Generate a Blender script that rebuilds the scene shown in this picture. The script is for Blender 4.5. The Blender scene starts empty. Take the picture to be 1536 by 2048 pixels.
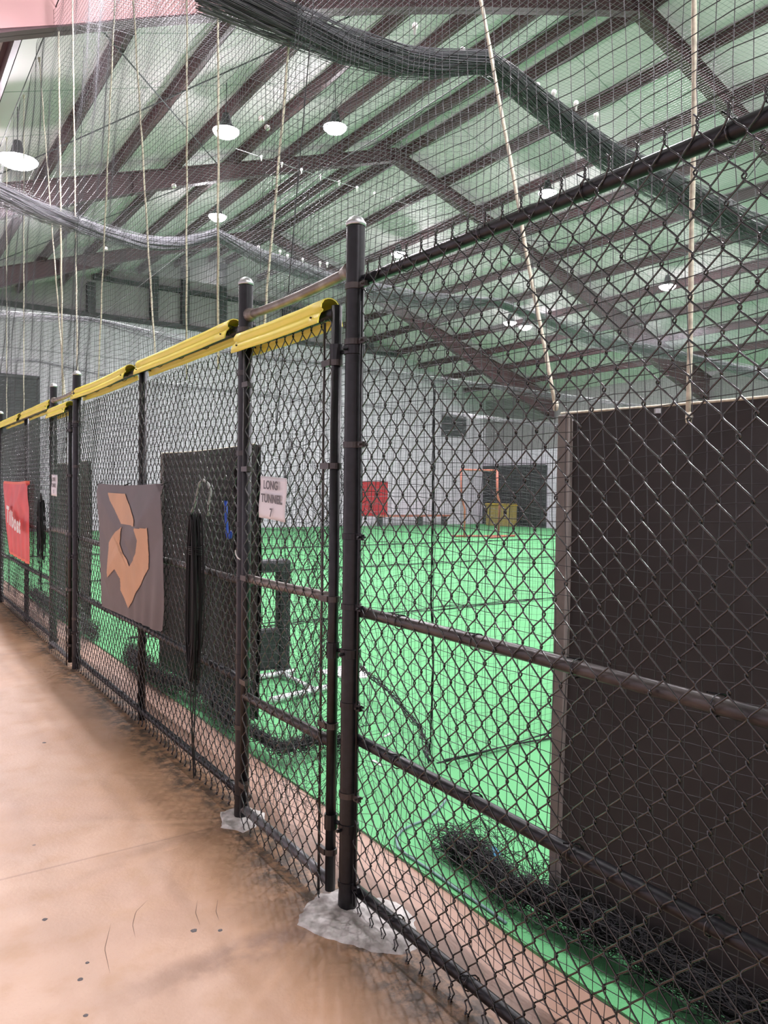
import bpy, math, random
import numpy as np
from mathutils import Vector, Matrix, noise
random.seed(7); rng = np.random.default_rng(7)
S = bpy.context.scene
COL = S.collection

# ------------------------------------------------------------------ camera
cd = bpy.data.cameras.new('camera'); cam = bpy.data.objects.new('camera', cd); COL.objects.link(cam)
yaw, pitch, roll = 0.5927327, -0.0287493, 0.0135908
fwd = Vector((math.sin(yaw)*math.cos(pitch), math.cos(yaw)*math.cos(pitch), math.sin(pitch)))
rt = Vector((math.cos(yaw), -math.sin(yaw), 0)); up = rt.cross(fwd)
r2 = rt*math.cos(roll)+up*math.sin(roll); u2 = -rt*math.sin(roll)+up*math.cos(roll)
M = Matrix((r2, u2, -fwd)).transposed().to_4x4(); M.translation = Vector((-1.551, 0, 1.63))
cam.matrix_world = M
cd.sensor_fit = 'VERTICAL'; cd.sensor_height = 36.0; cd.lens = 36.0*1540.0/2048.0
cd.clip_start = 0.05; cd.clip_end = 200
S.camera = cam
S.view_settings.view_transform = 'Standard'; S.view_settings.look = 'None'
S.view_settings.exposure = -0.52; S.view_settings.gamma = 1.0
w = bpy.data.worlds.new('world'); S.world = w; w.use_nodes = True
w.node_tree.nodes['Background'].inputs[0].default_value = (0.8, 0.85, 0.9, 1)
w.node_tree.nodes['Background'].inputs[1].default_value = 0.15
LAMP_POWER = 540.0
LAMP_COLOR = (1.0, .93, 1.0)

# ------------------------------------------------------------------ building constants
SL, XR, ZR = 0.329, 9.92, 10.74            # roof slope, ridge x, ridge z
XL, XW, Y0, Y1 = -4.0, 24.0, -12.0, 29.0   # shell
def roof(x): return ZR-SL*abs(x-XR)

# ------------------------------------------------------------------ materials
def mat(name, col, rough=0.5, metal=0.0, spec=None, var=0.0, scale=8.0, bump=0.0, col2=None, emit=None, strength=0, trans=0.0):
    m = bpy.data.materials.new(name); m.use_nodes = True
    nt = m.node_tree; b = nt.nodes['Principled BSDF']
    b.inputs['Base Color'].default_value = (*col, 1); b.inputs['Roughness'].default_value = rough
    b.inputs['Metallic'].default_value = metal
    if spec is not None: b.inputs['Specular IOR Level'].default_value = spec
    if emit: b.inputs['Emission Color'].default_value = (*emit, 1); b.inputs['Emission Strength'].default_value = strength
    if var or col2 or bump:
        tc = nt.nodes.new('ShaderNodeTexCoord'); n = nt.nodes.new('ShaderNodeTexNoise')
        n.inputs['Scale'].default_value = scale; n.inputs['Detail'].default_value = 5
        nt.links.new(tc.outputs['Object'], n.inputs['Vector'])
        if var or col2:
            r = nt.nodes.new('ShaderNodeValToRGB'); nt.links.new(n.outputs['Fac'], r.inputs[0])
            c2 = col2 or tuple(min(1, c*(1+var)) for c in col); c1 = tuple(c*(1-var) for c in col)
            r.color_ramp.elements[0].position = .35; r.color_ramp.elements[0].color = (*c1, 1)
            r.color_ramp.elements[1].position = .65; r.color_ramp.elements[1].color = (*c2, 1)
            nt.links.new(r.outputs[0], b.inputs['Base Color'])
        if bump:
            bp = nt.nodes.new('ShaderNodeBump'); bp.inputs['Strength'].default_value = bump; bp.inputs['Distance'].default_value = .01
            nt.links.new(n.outputs['Fac'], bp.inputs['Height']); nt.links.new(bp.outputs[0], b.inputs['Normal'])
    return m
class NB:                                    # tiny node helper
    def __init__(s, m): s.nt = m.node_tree; s.b = s.nt.nodes['Principled BSDF']
    def n(s, t, **k):
        x = s.nt.nodes.new(t)
        for a, v in k.items(): setattr(x, a, v)
        return x
    def l(s, a, b): s.nt.links.new(a, b)
    def math(s, op, a, b=None, clamp=False):
        x = s.n('ShaderNodeMath', operation=op, use_clamp=clamp)
        for i, v in enumerate((a, b)):
            if v is None: continue
            if isinstance(v, (int, float)): x.inputs[i].default_value = v
            else: s.l(v, x.inputs[i])
        return x.outputs[0]
    def noise(s, vec, scale, detail=4, rough=.55):
        x = s.n('ShaderNodeTexNoise'); x.inputs['Scale'].default_value = scale; x.inputs['Detail'].default_value = detail
        x.inputs['Roughness'].default_value = rough; s.l(vec, x.inputs['Vector']); return x.outputs['Fac']
    def ramp(s, f, p0, p1):
        x = s.n('ShaderNodeMapRange'); x.inputs[1].default_value = p0; x.inputs[2].default_value = p1
        x.interpolation_type = 'SMOOTHSTEP'; s.l(f, x.inputs[0]); return x.outputs[0]
    def mix(s, f, a, b, mode='MIX'):
        x = s.n('ShaderNodeMix', data_type='RGBA', blend_type=mode)
        if isinstance(f, (int, float)): x.inputs[0].default_value = f
        else: s.l(f, x.inputs[0])
        for i, v in ((6, a), (7, b)):
            if isinstance(v, tuple): x.inputs[i].default_value = (*v, 1)
            else: s.l(v, x.inputs[i])
        return x.outputs[2]

black_metal = mat('black_coated_steel', (.008, .008, .010), .36, 0, .45, var=.5, scale=30)
chain_mat = mat('black_vinyl_wire', (.008, .008, .009), .2, 0, .8)
chain_mat.node_tree.nodes['Principled BSDF'].inputs['Coat Weight'].default_value = .4
chain_mat.node_tree.nodes['Principled BSDF'].inputs['Coat Roughness'].default_value = .15
rusty = mat('worn_black_pipe', (.028, .024, .023), .35, .2, .6, col2=(.070, .058, .052), scale=9)
worn_pipe = mat('weathered_pipe', (.16, .13, .115), .42, .5, .5, col2=(.30, .27, .24), scale=12)
galv = mat('galvanised_steel', (.55, .57, .57), .38, .75, .5, var=.2, scale=25)
white_pipe = mat('white_pipe', (.75, .78, .78), .3, .2)
yellow = mat('yellow_plastic', (.93, .80, .10), .42, 0, .5, var=.06, scale=3)
net_mat = mat('dark_netting_twine', (.048, .048, .052), .5, 0, .5)
net_lit = mat('lit_netting_twine', (.17, .165, .18), .5, 0, .5)  # black roof net twine, light of the lamps above put into the grey
net_dark = mat('black_netting_twine', (.010, .010, .011), .65, 0, .3)
rope_mat = mat('cream_rope', (.62, .58, .45), .8, var=.2, scale=60)
rope_black = mat('black_rope', (.012, .012, .013), .6, 0, .4)
paper = mat('white_laminated_paper', (.80, .79, .80), .35)
ink = mat('grey_ink', (.16, .16, .17), .6)
white_ink = mat('white_print', (.85, .83, .80), .6)
cloth_brown = mat('grey_brown_vinyl', (.135, .118, .118), .5, 0, .4, var=.08, scale=4)
cloth_orange = mat('orange_print', (.62, .36, .20), .5, 0, .4, var=.06, scale=5)
cloth_red = mat('red_vinyl', (.72, .075, .075), .45, 0, .4, var=.10, scale=4)
hem_orange = mat('red_hem', (.85, .16, .09), .5)
concrete_white = mat('pale_concrete', (.58, .54, .50), .9, var=.3, col2=(.84, .81, .77), scale=16, bump=1.0)
pad_black = mat('black_padding', (.012, .013, .015), .55, var=.4, scale=12)
blue = mat('blue_strap', (.03, .10, .55), .5)
red_primer = mat('red_oxide_steel', (.088, .044, .050), .5, 0, .4, var=.10, scale=2)
orange_red = mat('orange_red_paint', (.38, .11, .07), .6)
dark_grey = mat('dark_grey_panel', (.055, .058, .062), .6, var=.2, scale=3)
olive = mat('dull_yellow_plastic', (.30, .22, .06), .6)
ball_mat = mat('white_leather', (.75, .73, .70), .6, var=.05, scale=40)
stitch_mat = mat('red_thread', (.5, .05, .04), .7)
lamp_black = mat('dark_aluminium', (.05, .05, .055), .45, .3)
lens = mat('glowing_lens', (1, 1, 1), .4, emit=(1, .99, 1), strength=28)
plate_mat = mat('white_rubber', (.85, .85, .84), .6)

# ceiling insulation: pale green-grey sheet with thin cross seams
ceil_mat = mat('vinyl_faced_insulation', (.42, .50, .40), .6)
k = NB(ceil_mat); tc = k.n('ShaderNodeTexCoord'); sp = k.n('ShaderNodeSeparateXYZ'); k.l(tc.outputs['Object'], sp.inputs[0])
m1 = k.math('PINGPONG', sp.outputs[1], .93); seam = k.ramp(m1, .018, .008)
nz = k.noise(tc.outputs['Object'], .8); c = k.mix(nz, (.585, .50, .54), (.68, .59, .63))
k.l(k.mix(seam, c, (.20, .23, .20)), k.b.inputs['Base Color'])
bp = k.n('ShaderNodeBump'); bp.inputs['Strength'].default_value = .25; bp.inputs['Distance'].default_value = .05
k.l(k.noise(tc.outputs['Object'], 2.2), bp.inputs['Height']); k.l(bp.outputs[0], k.b.inputs['Normal'])

# end / side wall: white ribbed liner low, grey insulation above
def wall_mat(name, axis, zsplit, lo, hi):
    m = mat(name, lo, .5); k = NB(m); tc = k.n('ShaderNodeTexCoord'); sp = k.n('ShaderNodeSeparateXYZ'); k.l(tc.outputs['Object'], sp.inputs[0])
    f = k.ramp(sp.outputs[2], zsplit-.02, zsplit+.02)
    rib = k.ramp(k.math('PINGPONG', sp.outputs[axis], .15), .02, .04)
    lo2 = k.mix(rib, tuple(c*.82 for c in lo), lo)
    j = k.ramp(k.math('PINGPONG', k.math('ADD', sp.outputs[2], .9), 1.2), .03, .015)
    lo2 = k.mix(j, lo2, tuple(c*.6 for c in lo))
    nz = k.noise(tc.outputs['Object'], 1.5); hi2 = k.mix(nz, tuple(c*.85 for c in hi), hi)
    k.l(k.mix(f, lo2, hi2), k.b.inputs['Base Color']); return m
wall_end_mat = wall_mat('end_wall_liner', 0, 7.75, (.68, .62, .70), (.36, .33, .34))
wall_side_mat = wall_mat('side_wall_liner', 1, 3.6, (.64, .59, .67), (.27, .25, .26))

# walkway slab: terracotta paint over concrete, dust, scuffs, fence-foot dirt and painted-in shade strips
floor_mat = mat('terracotta_painted_concrete', (.6, .36, .25), .48, 0, .45)
k = NB(floor_mat); tc = k.n('ShaderNodeTexCoord'); P = tc.outputs['Object']; sp = k.n('ShaderNodeSeparateXYZ'); k.l(P, sp.inputs[0])
big = k.noise(P, 1.1, 3); mid = k.noise(P, 6, 5); fine = k.noise(P, 90, 3, .7)
c = k.mix(k.ramp(big, .35, .65), (.47, .30, .205), (.53, .355, .25))
c = k.mix(k.ramp(mid, .45, .75), c, (.47, .30, .19))
c = k.mix(k.math('MULTIPLY', k.ramp(fine, .60, .75), .35), c, (.34, .21, .15))
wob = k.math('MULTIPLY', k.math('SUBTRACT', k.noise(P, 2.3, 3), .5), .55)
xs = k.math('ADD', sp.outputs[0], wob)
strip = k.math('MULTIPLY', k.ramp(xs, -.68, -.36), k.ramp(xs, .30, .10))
c = k.mix(k.math('MULTIPLY', strip, .68), c, (.37, .205, .10))  # tarp shadow beside the fence painted as a brown band
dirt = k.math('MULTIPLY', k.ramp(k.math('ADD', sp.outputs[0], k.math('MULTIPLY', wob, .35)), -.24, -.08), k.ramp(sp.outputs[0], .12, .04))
yw = k.math('ADD', sp.outputs[1], k.math('MULTIPLY', k.math('SUBTRACT', k.noise(P, 3, 2), .5), .06))
for jy in (3.47, 8.17, 12.85):                       # worn slab joints with a darker band beside them
    d_ = k.math('ABSOLUTE', k.math('SUBTRACT', sp.outputs[1], jy))
    c = k.mix(k.math('MULTIPLY', k.ramp(d_, .010, .003), .32), c, (.17, .10, .07))
    d_ = k.math('ABSOLUTE', k.math('SUBTRACT', yw, jy-.05))
    c = k.mix(k.math('MULTIPLY', k.math('MULTIPLY', k.ramp(d_, .06, .01), k.ramp(sp.outputs[0], -1.0, -.2)), .45), c, (.27, .16, .10))
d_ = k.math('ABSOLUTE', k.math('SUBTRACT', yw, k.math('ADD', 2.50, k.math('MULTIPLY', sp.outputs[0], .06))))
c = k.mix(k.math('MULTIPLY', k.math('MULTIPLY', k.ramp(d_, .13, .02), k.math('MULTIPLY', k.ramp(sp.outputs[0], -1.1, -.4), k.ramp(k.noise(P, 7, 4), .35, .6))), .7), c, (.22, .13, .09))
inner = k.ramp(sp.outputs[0], .02, .10)
c = k.mix(k.math('MULTIPLY', inner, .88), c, (.27, .165, .12))  # shade of nets and tarps painted on the floor inside the fence
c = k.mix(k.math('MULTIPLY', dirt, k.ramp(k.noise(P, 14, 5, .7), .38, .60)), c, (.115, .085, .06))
vo = k.n('ShaderNodeTexVoronoi'); vo.inputs['Scale'].default_value = 5.5; k.l(P, vo.inputs['Vector'])
spots = k.math('MULTIPLY', k.ramp(vo.outputs['Distance'], .055, .03), k.ramp(k.noise(P, 3.1, 2), .52, .60))
c = k.mix(k.math('MULTIPLY', spots, .8), c, (.16, .12, .11))
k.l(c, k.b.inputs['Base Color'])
k.l(k.math('ADD', k.math('MULTIPLY', mid, .3), .32), k.b.inputs['Roughness'])
bp = k.n('ShaderNodeBump'); bp.inputs['Strength'].default_value = .25; bp.inputs['Distance'].default_value = .004
k.l(k.noise(P, 60, 5), bp.inputs['Height']); k.l(bp.outputs[0], k.b.inputs['Normal'])

turf_mat = mat('green_turf', (.07, .42, .12), .8, 0, .2)
k = NB(turf_mat); tc = k.n('ShaderNodeTexCoord'); P = tc.outputs['Object']
c = k.mix(k.noise(P, 160, 2, .7), (.088, .335, .125), (.155, .46, .205)); c = k.mix(k.math('MULTIPLY', k.ramp(k.noise(P, .9, 3), .4, .7), .3), c, (.15, .46, .21))
k.l(c, k.b.inputs['Base Color']); bp = k.n('ShaderNodeBump'); bp.inputs['Strength'].default_value = .6; bp.inputs['Distance'].default_value = .01
k.l(k.noise(P, 260, 2, .8), bp.inputs['Height']); k.l(bp.outputs[0], k.b.inputs['Normal'])

pad_mat = mat('brown_black_tarp', (.060, .053, .050), .6, 0, .3)
k = NB(pad_mat); tc = k.n('ShaderNodeTexCoord'); P = tc.outputs['Object']; sp = k.n('ShaderNodeSeparateXYZ'); k.l(P, sp.inputs[0])
c = k.mix(k.noise(P, 3, 4), (.030, .028, .027), (.052, .047, .044)); k.l(c, k.b.inputs['Base Color'])
bp = k.n('ShaderNodeBump'); bp.inputs['Strength'].default_value = .2; bp.inputs['Distance'].default_value = .01
k.l(k.noise(P, 6), bp.inputs['Height']); k.l(bp.outputs[0], k.b.inputs['Normal'])
pad_edge = mat('taupe_webbing', (.21, .19, .17), .7, var=.1, scale=20)

# ------------------------------------------------------------------ mesh helpers
def mesh_from(name, V, F, m, parent=None, smooth=False, mats=None, fm=None):
    me = bpy.data.meshes.new(name); me.from_pydata([tuple(v) for v in V], [], F); me.update()
    return link(name, me, m, parent, smooth, mats, fm)
def link(name, me, m, parent=None, smooth=False, mats=None, fm=None):
    o = bpy.data.objects.new(name, me); COL.objects.link(o)
    for q in (mats or [m]): me.materials.append(q)
    if fm is not None: me.polygons.foreach_set('material_index', fm)
    if smooth: me.polygons.foreach_set('use_smooth', [True]*len(me.polygons))
    if parent is not None: o.parent = parent
    return o
def quads_mesh(name, V, Q, m, parent=None, smooth=True):
    me = bpy.data.meshes.new(name); nv, nf = len(V), len(Q)
    me.vertices.add(nv); me.vertices.foreach_set('co', np.asarray(V, dtype=np.float32).ravel())
    me.loops.add(nf*4); me.loops.foreach_set('vertex_index', np.asarray(Q, dtype=np.int32).ravel())
    me.polygons.add(nf); me.polygons.foreach_set('loop_start', np.arange(0, nf*4, 4, dtype=np.int32))
    me.polygons.foreach_set('loop_total', np.full(nf, 4, dtype=np.int32))
    me.update(calc_edges=True); me.validate()
    return link(name, me, m, parent, smooth)
def wires(P, r, sides=4, ref=(1, 0, 0), closed_ends=False):   # P (N,M,3) -> V,Q
    P = np.asarray(P, dtype=np.float64); N, Mn, _ = P.shape
    T = np.gradient(P, axis=1); T /= np.linalg.norm(T, axis=2, keepdims=True)+1e-12
    B = np.cross(T, np.array(ref, dtype=float)); B /= np.linalg.norm(B, axis=2, keepdims=True)+1e-9
    Nn = np.cross(B, T)
    a = np.arange(sides)*2*math.pi/sides
    R = (B[:, :, None, :]*np.cos(a)[None, None, :, None]+Nn[:, :, None, :]*np.sin(a)[None, None, :, None])
    r = np.asarray(r, dtype=float)
    if r.ndim == 1: r = r[None, :, None, None]
    V = P[:, :, None, :]+r*R
    idx = np.arange(N*Mn*sides).reshape(N, Mn, sides)
    a0, a1 = idx[:, :-1, :], idx[:, 1:, :]
    Q = np.stack([a0, np.roll(a0, -1, axis=2), np.roll(a1, -1, axis=2), a1], axis=-1).reshape(-1, 4)
    return V.reshape(-1, 3), Q
def merge(parts):
    Vs, Qs, o = [], [], 0
    for V, Q in parts: Vs.append(V); Qs.append(Q+o); o += len(V)
    return np.concatenate(Vs), np.concatenate(Qs)
def tube_vq(pts, r, sides=12, ref=None, caps=True):            # single tube, optional cap by shrinking
    pts = np.array(pts, dtype=float)
    d = pts[-1]-pts[0]; d = d/(np.linalg.norm(d)+1e-9)
    if ref is None: ref = (1, 0, 0) if abs(d[0]) < .7 else (0, 0, 1)
    rr = np.full(len(pts), r) if np.isscalar(r) else np.array(r, dtype=float)
    if caps:
        t0 = (pts[1]-pts[0]); t0 = t0/np.linalg.norm(t0); t1 = (pts[-1]-pts[-2]); t1 = t1/np.linalg.norm(t1)
        pts = np.concatenate([[pts[0]-t0*1e-4], pts, [pts[-1]+t1*1e-4]]); rr = np.concatenate([[1e-4], rr, [1e-4]])
    return wires(pts[None], rr, sides, ref)
def tube(name, pts, r, m, parent=None, sides=12, ref=None):
    V, Q = tube_vq(pts, r, sides, ref); return quads_mesh(name, V, Q, m, parent)
def box_vf(x0, x1, y0, y1, z0, z1):
    V = [(x, y, z) for x in (x0, x1) for y in (y0, y1) for z in (z0, z1)]
    F = [(0, 1, 3, 2), (4, 6, 7, 5), (0, 4, 5, 1), (2, 3, 7, 6), (0, 2, 6, 4), (1, 5, 7, 3)]
    return V, F
class MB:
    def __init__(s): s.V, s.F = [], []
    def add(s, V, F): o = len(s.V); s.V += [tuple(v) for v in V]; s.F += [tuple(int(i)+o for i in f) for f in F]; return s
    def box(s, *a): return s.add(*box_vf(*a))
    def tube(s, pts, r, sides=10, ref=None): V, Q = tube_vq(pts, r, sides, ref); return s.add(V, Q)
    def lathe(s, prof, c=(0, 0, 0), n=24):
        V = [(c[0]+r*math.cos(2*math.pi*i/n), c[1]+r*math.sin(2*math.pi*i/n), c[2]+z) for r, z in prof for i in range(n)]
        F = [(j*n+i, j*n+(i+1) % n, (j+1)*n+(i+1) % n, (j+1)*n+i) for j in range(len(prof)-1) for i in range(n)]
        return s.add(V, F)
    def build(s, name, m, parent=None, smooth=False, bevel=0):
        o = mesh_from(name, s.V, s.F, m, parent, smooth)
        if bevel:
            b = o.modifiers.new('bevel', 'BEVEL'); b.width = bevel; b.segments = 2
        return o
def tag(o, label=None, cat=None, group=None, kind=None):
    if label: o['label'] = label
    if cat: o['category'] = cat
    if group: o['group'] = group
    if kind: o['kind'] = kind
    return o
def thing(name, loc, label, cat, group=None):
    o = bpy.data.objects.new(name, None); COL.objects.link(o); o.location = loc; o.empty_display_size = .1
    return tag(o, label, cat, group)
def struct(o, label=None): o['kind'] = 'structure'; return tag(o, label, None)
def recenter(o, parent):                    # mesh built in world space under an Empty at parent's location
    o.location = -parent.location; return o
def sn(a, s=1.0, o=0.0): return noise.noise(Vector((a[0]*s+o, a[1]*s-o, a[2]*s+2*o)))

# ------------------------------------------------------------------ SETTING
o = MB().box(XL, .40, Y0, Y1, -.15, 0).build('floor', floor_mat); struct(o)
o = MB().box(.40, XW, Y0, Y1, -.15, .012).build('artificial_turf', turf_mat)
tag(o, 'bright green artificial turf covering the batting tunnels behind the fence', 'turf')
mb = MB()
for x0, x1 in ((XL-.2, XR), (XR, XW+.2)):
    a, b = roof(x0), roof(x1)
    V = [(x0, Y0, a), (x1, Y0, b), (x1, Y1, b), (x0, Y1, a), (x0, Y0, a+.15), (x1, Y0, b+.15), (x1, Y1, b+.15), (x0, Y1, a+.15)]
    mb.add(V, [(0, 3, 2, 1), (4, 5, 6, 7), (0, 1, 5, 4), (1, 2, 6, 5), (2, 3, 7, 6), (3, 0, 4, 7)])
struct(mb.build('ceiling', ceil_mat))
def gable(y0, y1):
    xs = [XL, XR, XW]; V = []
    for y in (y0, y1): V += [(XL, y, 0), (XW, y, 0), (XW, y, roof(XW)), (XR, y, ZR), (XL, y, roof(XL))]
    F = [(0, 1, 2, 3, 4), (9, 8, 7, 6, 5)]+[(i, 5+i, 5+(i+1) % 5, (i+1) % 5) for i in range(5)]
    return V, F
struct(MB().add(*gable(Y1, Y1+.2)).build('wall_back', wall_end_mat))
struct(MB().add(*gable(Y0-.2, Y0)).build('wall_front', wall_end_mat))
struct(MB().box(XW, XW+.2, Y0, Y1, 0, roof(XW)).build('wall_right', wall_side_mat))
struct(MB().box(XL-.2, XL, Y0, Y1, 0, roof(XL)).build('wall_left', wall_side_mat))
# tall opening with slatted roll door, left end of the back wall
root = thing('door_1', (2.2, Y1-.03, 0), None, None); struct(root, 'tall dark grey roll door at the left end of the back wall')
mb = MB()
for i in range(48): mb.box(-1.2, 1.2, -.03+.008*(i % 2), .02, i*.11, i*.11+.105)
mb.build('door_slats', dark_grey, root)
mb = MB(); mb.box(-1.28, -1.2, -.06, .02, 0, 5.36).box(1.2, 1.28, -.06, .02, 0, 5.36).box(-1.28, 1.28, -.06, .02, 5.28, 5.40); mb.build('door_frame', dark_grey, root)
ORD = ['first', 'second', 'third', 'fourth', 'fifth', 'sixth', 'seventh', 'eighth', 'ninth', 'tenth', 'eleventh', 'twelfth']
# girts and wall columns on the back wall
for i, (x, z1) in enumerate(((5.15, 8.9), (7.4, 9.6), (8.6, 10.0), (10.1, 10.4), (12.9, 9.5), (17.0, 8.2))):
    mb = MB(); h = roof(x)-.3
    mb.box(x-.14, x+.14, Y1-.02, Y1-.005, 7.78, h).box(x-.02, x+.02, Y1-.25, Y1-.02, 7.78, h).box(x-.14, x+.14, Y1-.27, Y1-.25, 7.78, h)
    tag(mb.build('wall_stud', dark_grey), '%s dark stud on the grey upper back wall, counted from the left' % ORD[i], 'steel stud', 'studs of the back wall')
for z in (7.75, 9.1):
    x0 = max(XL, XR-(ZR-z)/SL)+.3; x1 = min(XW, XR+(ZR-z)/SL)-.3
    o = MB().box(x0, x1, Y1-.2, Y1-.002, z-.08, z+.08).build('wall_girt', dark_grey)
    tag(o, 'long %s steel girt across the back wall' % ('lower' if z < 8 else 'upper'), 'steel girt')

# roof rafters: tapered I-beams
def depth(x):
    k = abs(x-XR); return min(1.0, .33+.00042*k**3)
for i, y in enumerate((-6.06, 1.56, 9.18, 16.8, 24.42)):
    lab = ['rear-most red steel roof frame behind the viewer', 'red steel roof frame above the nearest tunnel', 'red steel roof frame crossing the top left corner and top right of the view',
           'red steel roof frame with its peak in the middle of the ceiling', 'farthest red steel roof frame before the back wall'][i]
    root = thing('roof_rafter', (XR, y, ZR-.22), lab, 'roof beam')
    xs = np.concatenate([np.linspace(XL, XR, 12), np.linspace(XR, XW, 12)[1:]])
    top = [(x, roof(x)-.22) for x in xs]; bot = [(x, roof(x)-.22-depth(x)) for x in xs]
    def strip(A, Bp, y0, y1):
        V, F = [], []; n = len(A)
        for (xa, za), (xb, zb) in zip(A, Bp): V += [(xa, y0, za), (xa, y1, za), (xb, y1, zb), (xb, y0, zb)]
        for j in range(n-1):
            for q in range(4): F.append((4*j+q, 4*j+(q+1) % 4, 4*j+4+(q+1) % 4, 4*j+4+q))
        F += [(3, 2, 1, 0), (4*n-4, 4*n-3, 4*n-2, 4*n-1)]
        return V, F
    recenter(MB().add(*strip(top, bot, y-.008, y+.008)).build('web', red_primer, root), root)
    recenter(MB().add(*strip([(x, z+.001) for x, z in top], [(x, z-.02) for x, z in top], y-.11, y+.11)).build('top_flange', red_primer, root), root)
    recenter(MB().add(*strip([(x, z+.02) for x, z in bot], bot, y-.11, y+.11)).build('bottom_flange', red_primer, root), root)
    for x in (-.75, 3.2, XR-.02, 16.6, 21.5):
        recenter(MB().box(x-.008, x+.008, y-.10, y+.10, roof(x)-.24-depth(x), roof(x)-.24).build('stiffener', red_primer, root), root)
pink = mat('lamplit_web_pink', (.62, .36, .36), .5)  # added plate: lamplight on the red web put into a pale colour
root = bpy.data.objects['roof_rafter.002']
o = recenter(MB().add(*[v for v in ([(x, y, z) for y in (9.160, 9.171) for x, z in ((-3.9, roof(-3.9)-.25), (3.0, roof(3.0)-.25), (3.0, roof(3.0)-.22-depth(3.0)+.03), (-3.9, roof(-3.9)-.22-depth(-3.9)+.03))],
    [(0, 1, 2, 3), (7, 6, 5, 4), (0, 4, 5, 1), (1, 5, 6, 2), (2, 6, 7, 3), (3, 7, 4, 0)])]).build('lit_web_plate', pink, root), root); tag(o, 'pale pink plate added for the lamplit web at the left haunch')
# purlins along the building
px = [XR-.35-1.36*i for i in range(10)]+[XR+.35+1.36*i for i in range(10)]
for pi_, x in enumerate(px):
    z = roof(x); s = 1 if x < XR else -1
    mb = MB(); mb.box(x-.006, x+.006, Y0+.02, Y1-.02, z-.215, z-.015).box(x-.006, x+.075, Y0+.02, Y1-.02, z-.222, z-.210).box(x-.075, x+.006, Y0+.02, Y1-.02, z-.022-.0, z-.010)
    mb.box(x+.065, x+.075, Y0+.02, Y1-.02, z-.222, z-.195)
    left = x < XR
    tag(mb.build('roof_purlin', red_primer), 'dark red steel purlin, %s down from the ridge on the %s slope' % (ORD[pi_ % 10], 'left' if left else 'right'), 'purlin', 'purlins of the %s roof slope' % ('left' if left else 'right'))
# thin cross-brace rods in the left slope
def zr(x, d=.25): return roof(x)-d
for bi_, (x0, y0, x1, y1) in enumerate(((0.2, 9.3, 5.0, 16.6), (5.0, 9.3, 0.2, 16.6), (1.0, 16.9, 5.6, 24.2), (5.6, 16.9, 1.0, 24.2), (14.5, 9.3, 19.5, 16.6), (19.5, 9.3, 14.5, 16.6))):
    o = tube('brace_rod', [(x0, y0, zr(x0)), (x1, y1, zr(x1))], .012, dark_grey, None, 6)
    tag(o, 'thin brace rod %s, %s bay of the %s slope' % (('rising towards the ridge' if bi_ % 2 == 0 else 'falling from the ridge'), 'nearer' if bi_ not in (2, 3) else 'farther', 'left' if x0 < XR else 'right'), 'brace rod', 'brace rods of the %s slope' % ('left' if x0 < XR else 'right'))

# ------------------------------------------------------------------ high-bay lamps
def make_lamp(x, y, z, label, group, big=1.0):
    root = thing('high_bay_lamp', (x, y, z), label, 'ceiling lamp', group)
    MB().lathe([(.001, .30), (.055, .30), (.075, .24), (.09, .17), (.10, .12), (.155, .06), (.215*big, .0), (.21*big, -.003), (.14, .05), (.08, .09), (.001, .1)], n=24).build('shade', lamp_black, root, True)
    MB().lathe([(.001, -.125), (.08*big, -.115), (.15*big, -.080), (.195*big, -.03), (.205*big, .004)], n=24).build('lens', lens, root, True)
    h = roof(x)-z-.02
    if h > .35: MB().tube([(0, 0, .28), (0, 0, h)], .008, 6).build('hanger', lamp_black, root)
    ld = bpy.data.lights.new('lamp_light', 'AREA'); ld.shape = 'DISK'; ld.size = .34*big; ld.energy = LAMP_POWER; ld.color = LAMP_COLOR
    lo = bpy.data.objects.new('lamp_light', ld); COL.objects.link(lo); lo.parent = root; lo.location = (0, 0, -.135)
    ld = bpy.data.lights.new('lens_glow', 'POINT'); ld.energy = LAMP_POWER*.19*big**3; ld.color = LAMP_COLOR; ld.shadow_soft_size = .12
    lo = bpy.data.objects.new('lens_glow', ld); COL.objects.link(lo); lo.parent = root; lo.location = (0, 0, -.30)
    return root
vis = {(.474, 13.552): ('brightest and largest lamp, at the left edge near the front net', 6.78),
       (3.687, 12.864): ('glowing lamp above the swagged net, left of the other lamp of its row', 7.84),
       (5.987, 13.062): ('glowing lamp near the middle of the ceiling, just right of its neighbour', 8.6),
       (5.99, 19.044): ('small glowing lamp low over the far net cable, left of centre', 8.6),
       (12.492, 13.796): ('glowing lamp seen right at the fence top rail', 9.04),
       (12.403, 20.099): ('small glowing lamp just right of the tall gate post cap', 9.07),
       (17.235, 13.739): ('small glowing lamp seen through the chain link at the right', 7.48),
       (17.118, 20.015): ('left of the two tiny lamps seen through the chain link', 7.52),
       (17.455, 19.6): ('right of the two tiny lamps seen through the chain link', 7.35)}
for (x, y), (l, z) in vis.items(): make_lamp(x, y, z, l, None, 1.5 if x < 1 else 1.12)
for ci_, x in enumerate((.5, 6.0, 12.4, 17.3)):
    for ri_, y in enumerate((-6.2, .2, 6.8)): make_lamp(x, 2.75 if (ri_ == 1 and ci_ > 1) else y, roof(x)-.85, 'out of view lamp, %s column from the walkway, %s' % (ORD[ci_], ('row behind the viewer', 'row over the viewer', 'row over the second tunnel')[ri_]), 'lamps above the viewer', 1.5 if (ci_, ri_) == (0, 2) else 1.0)
make_lamp(.5, 20.0, 6.8, 'lamp far down the walkway hidden beyond the left edge', None)

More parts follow.
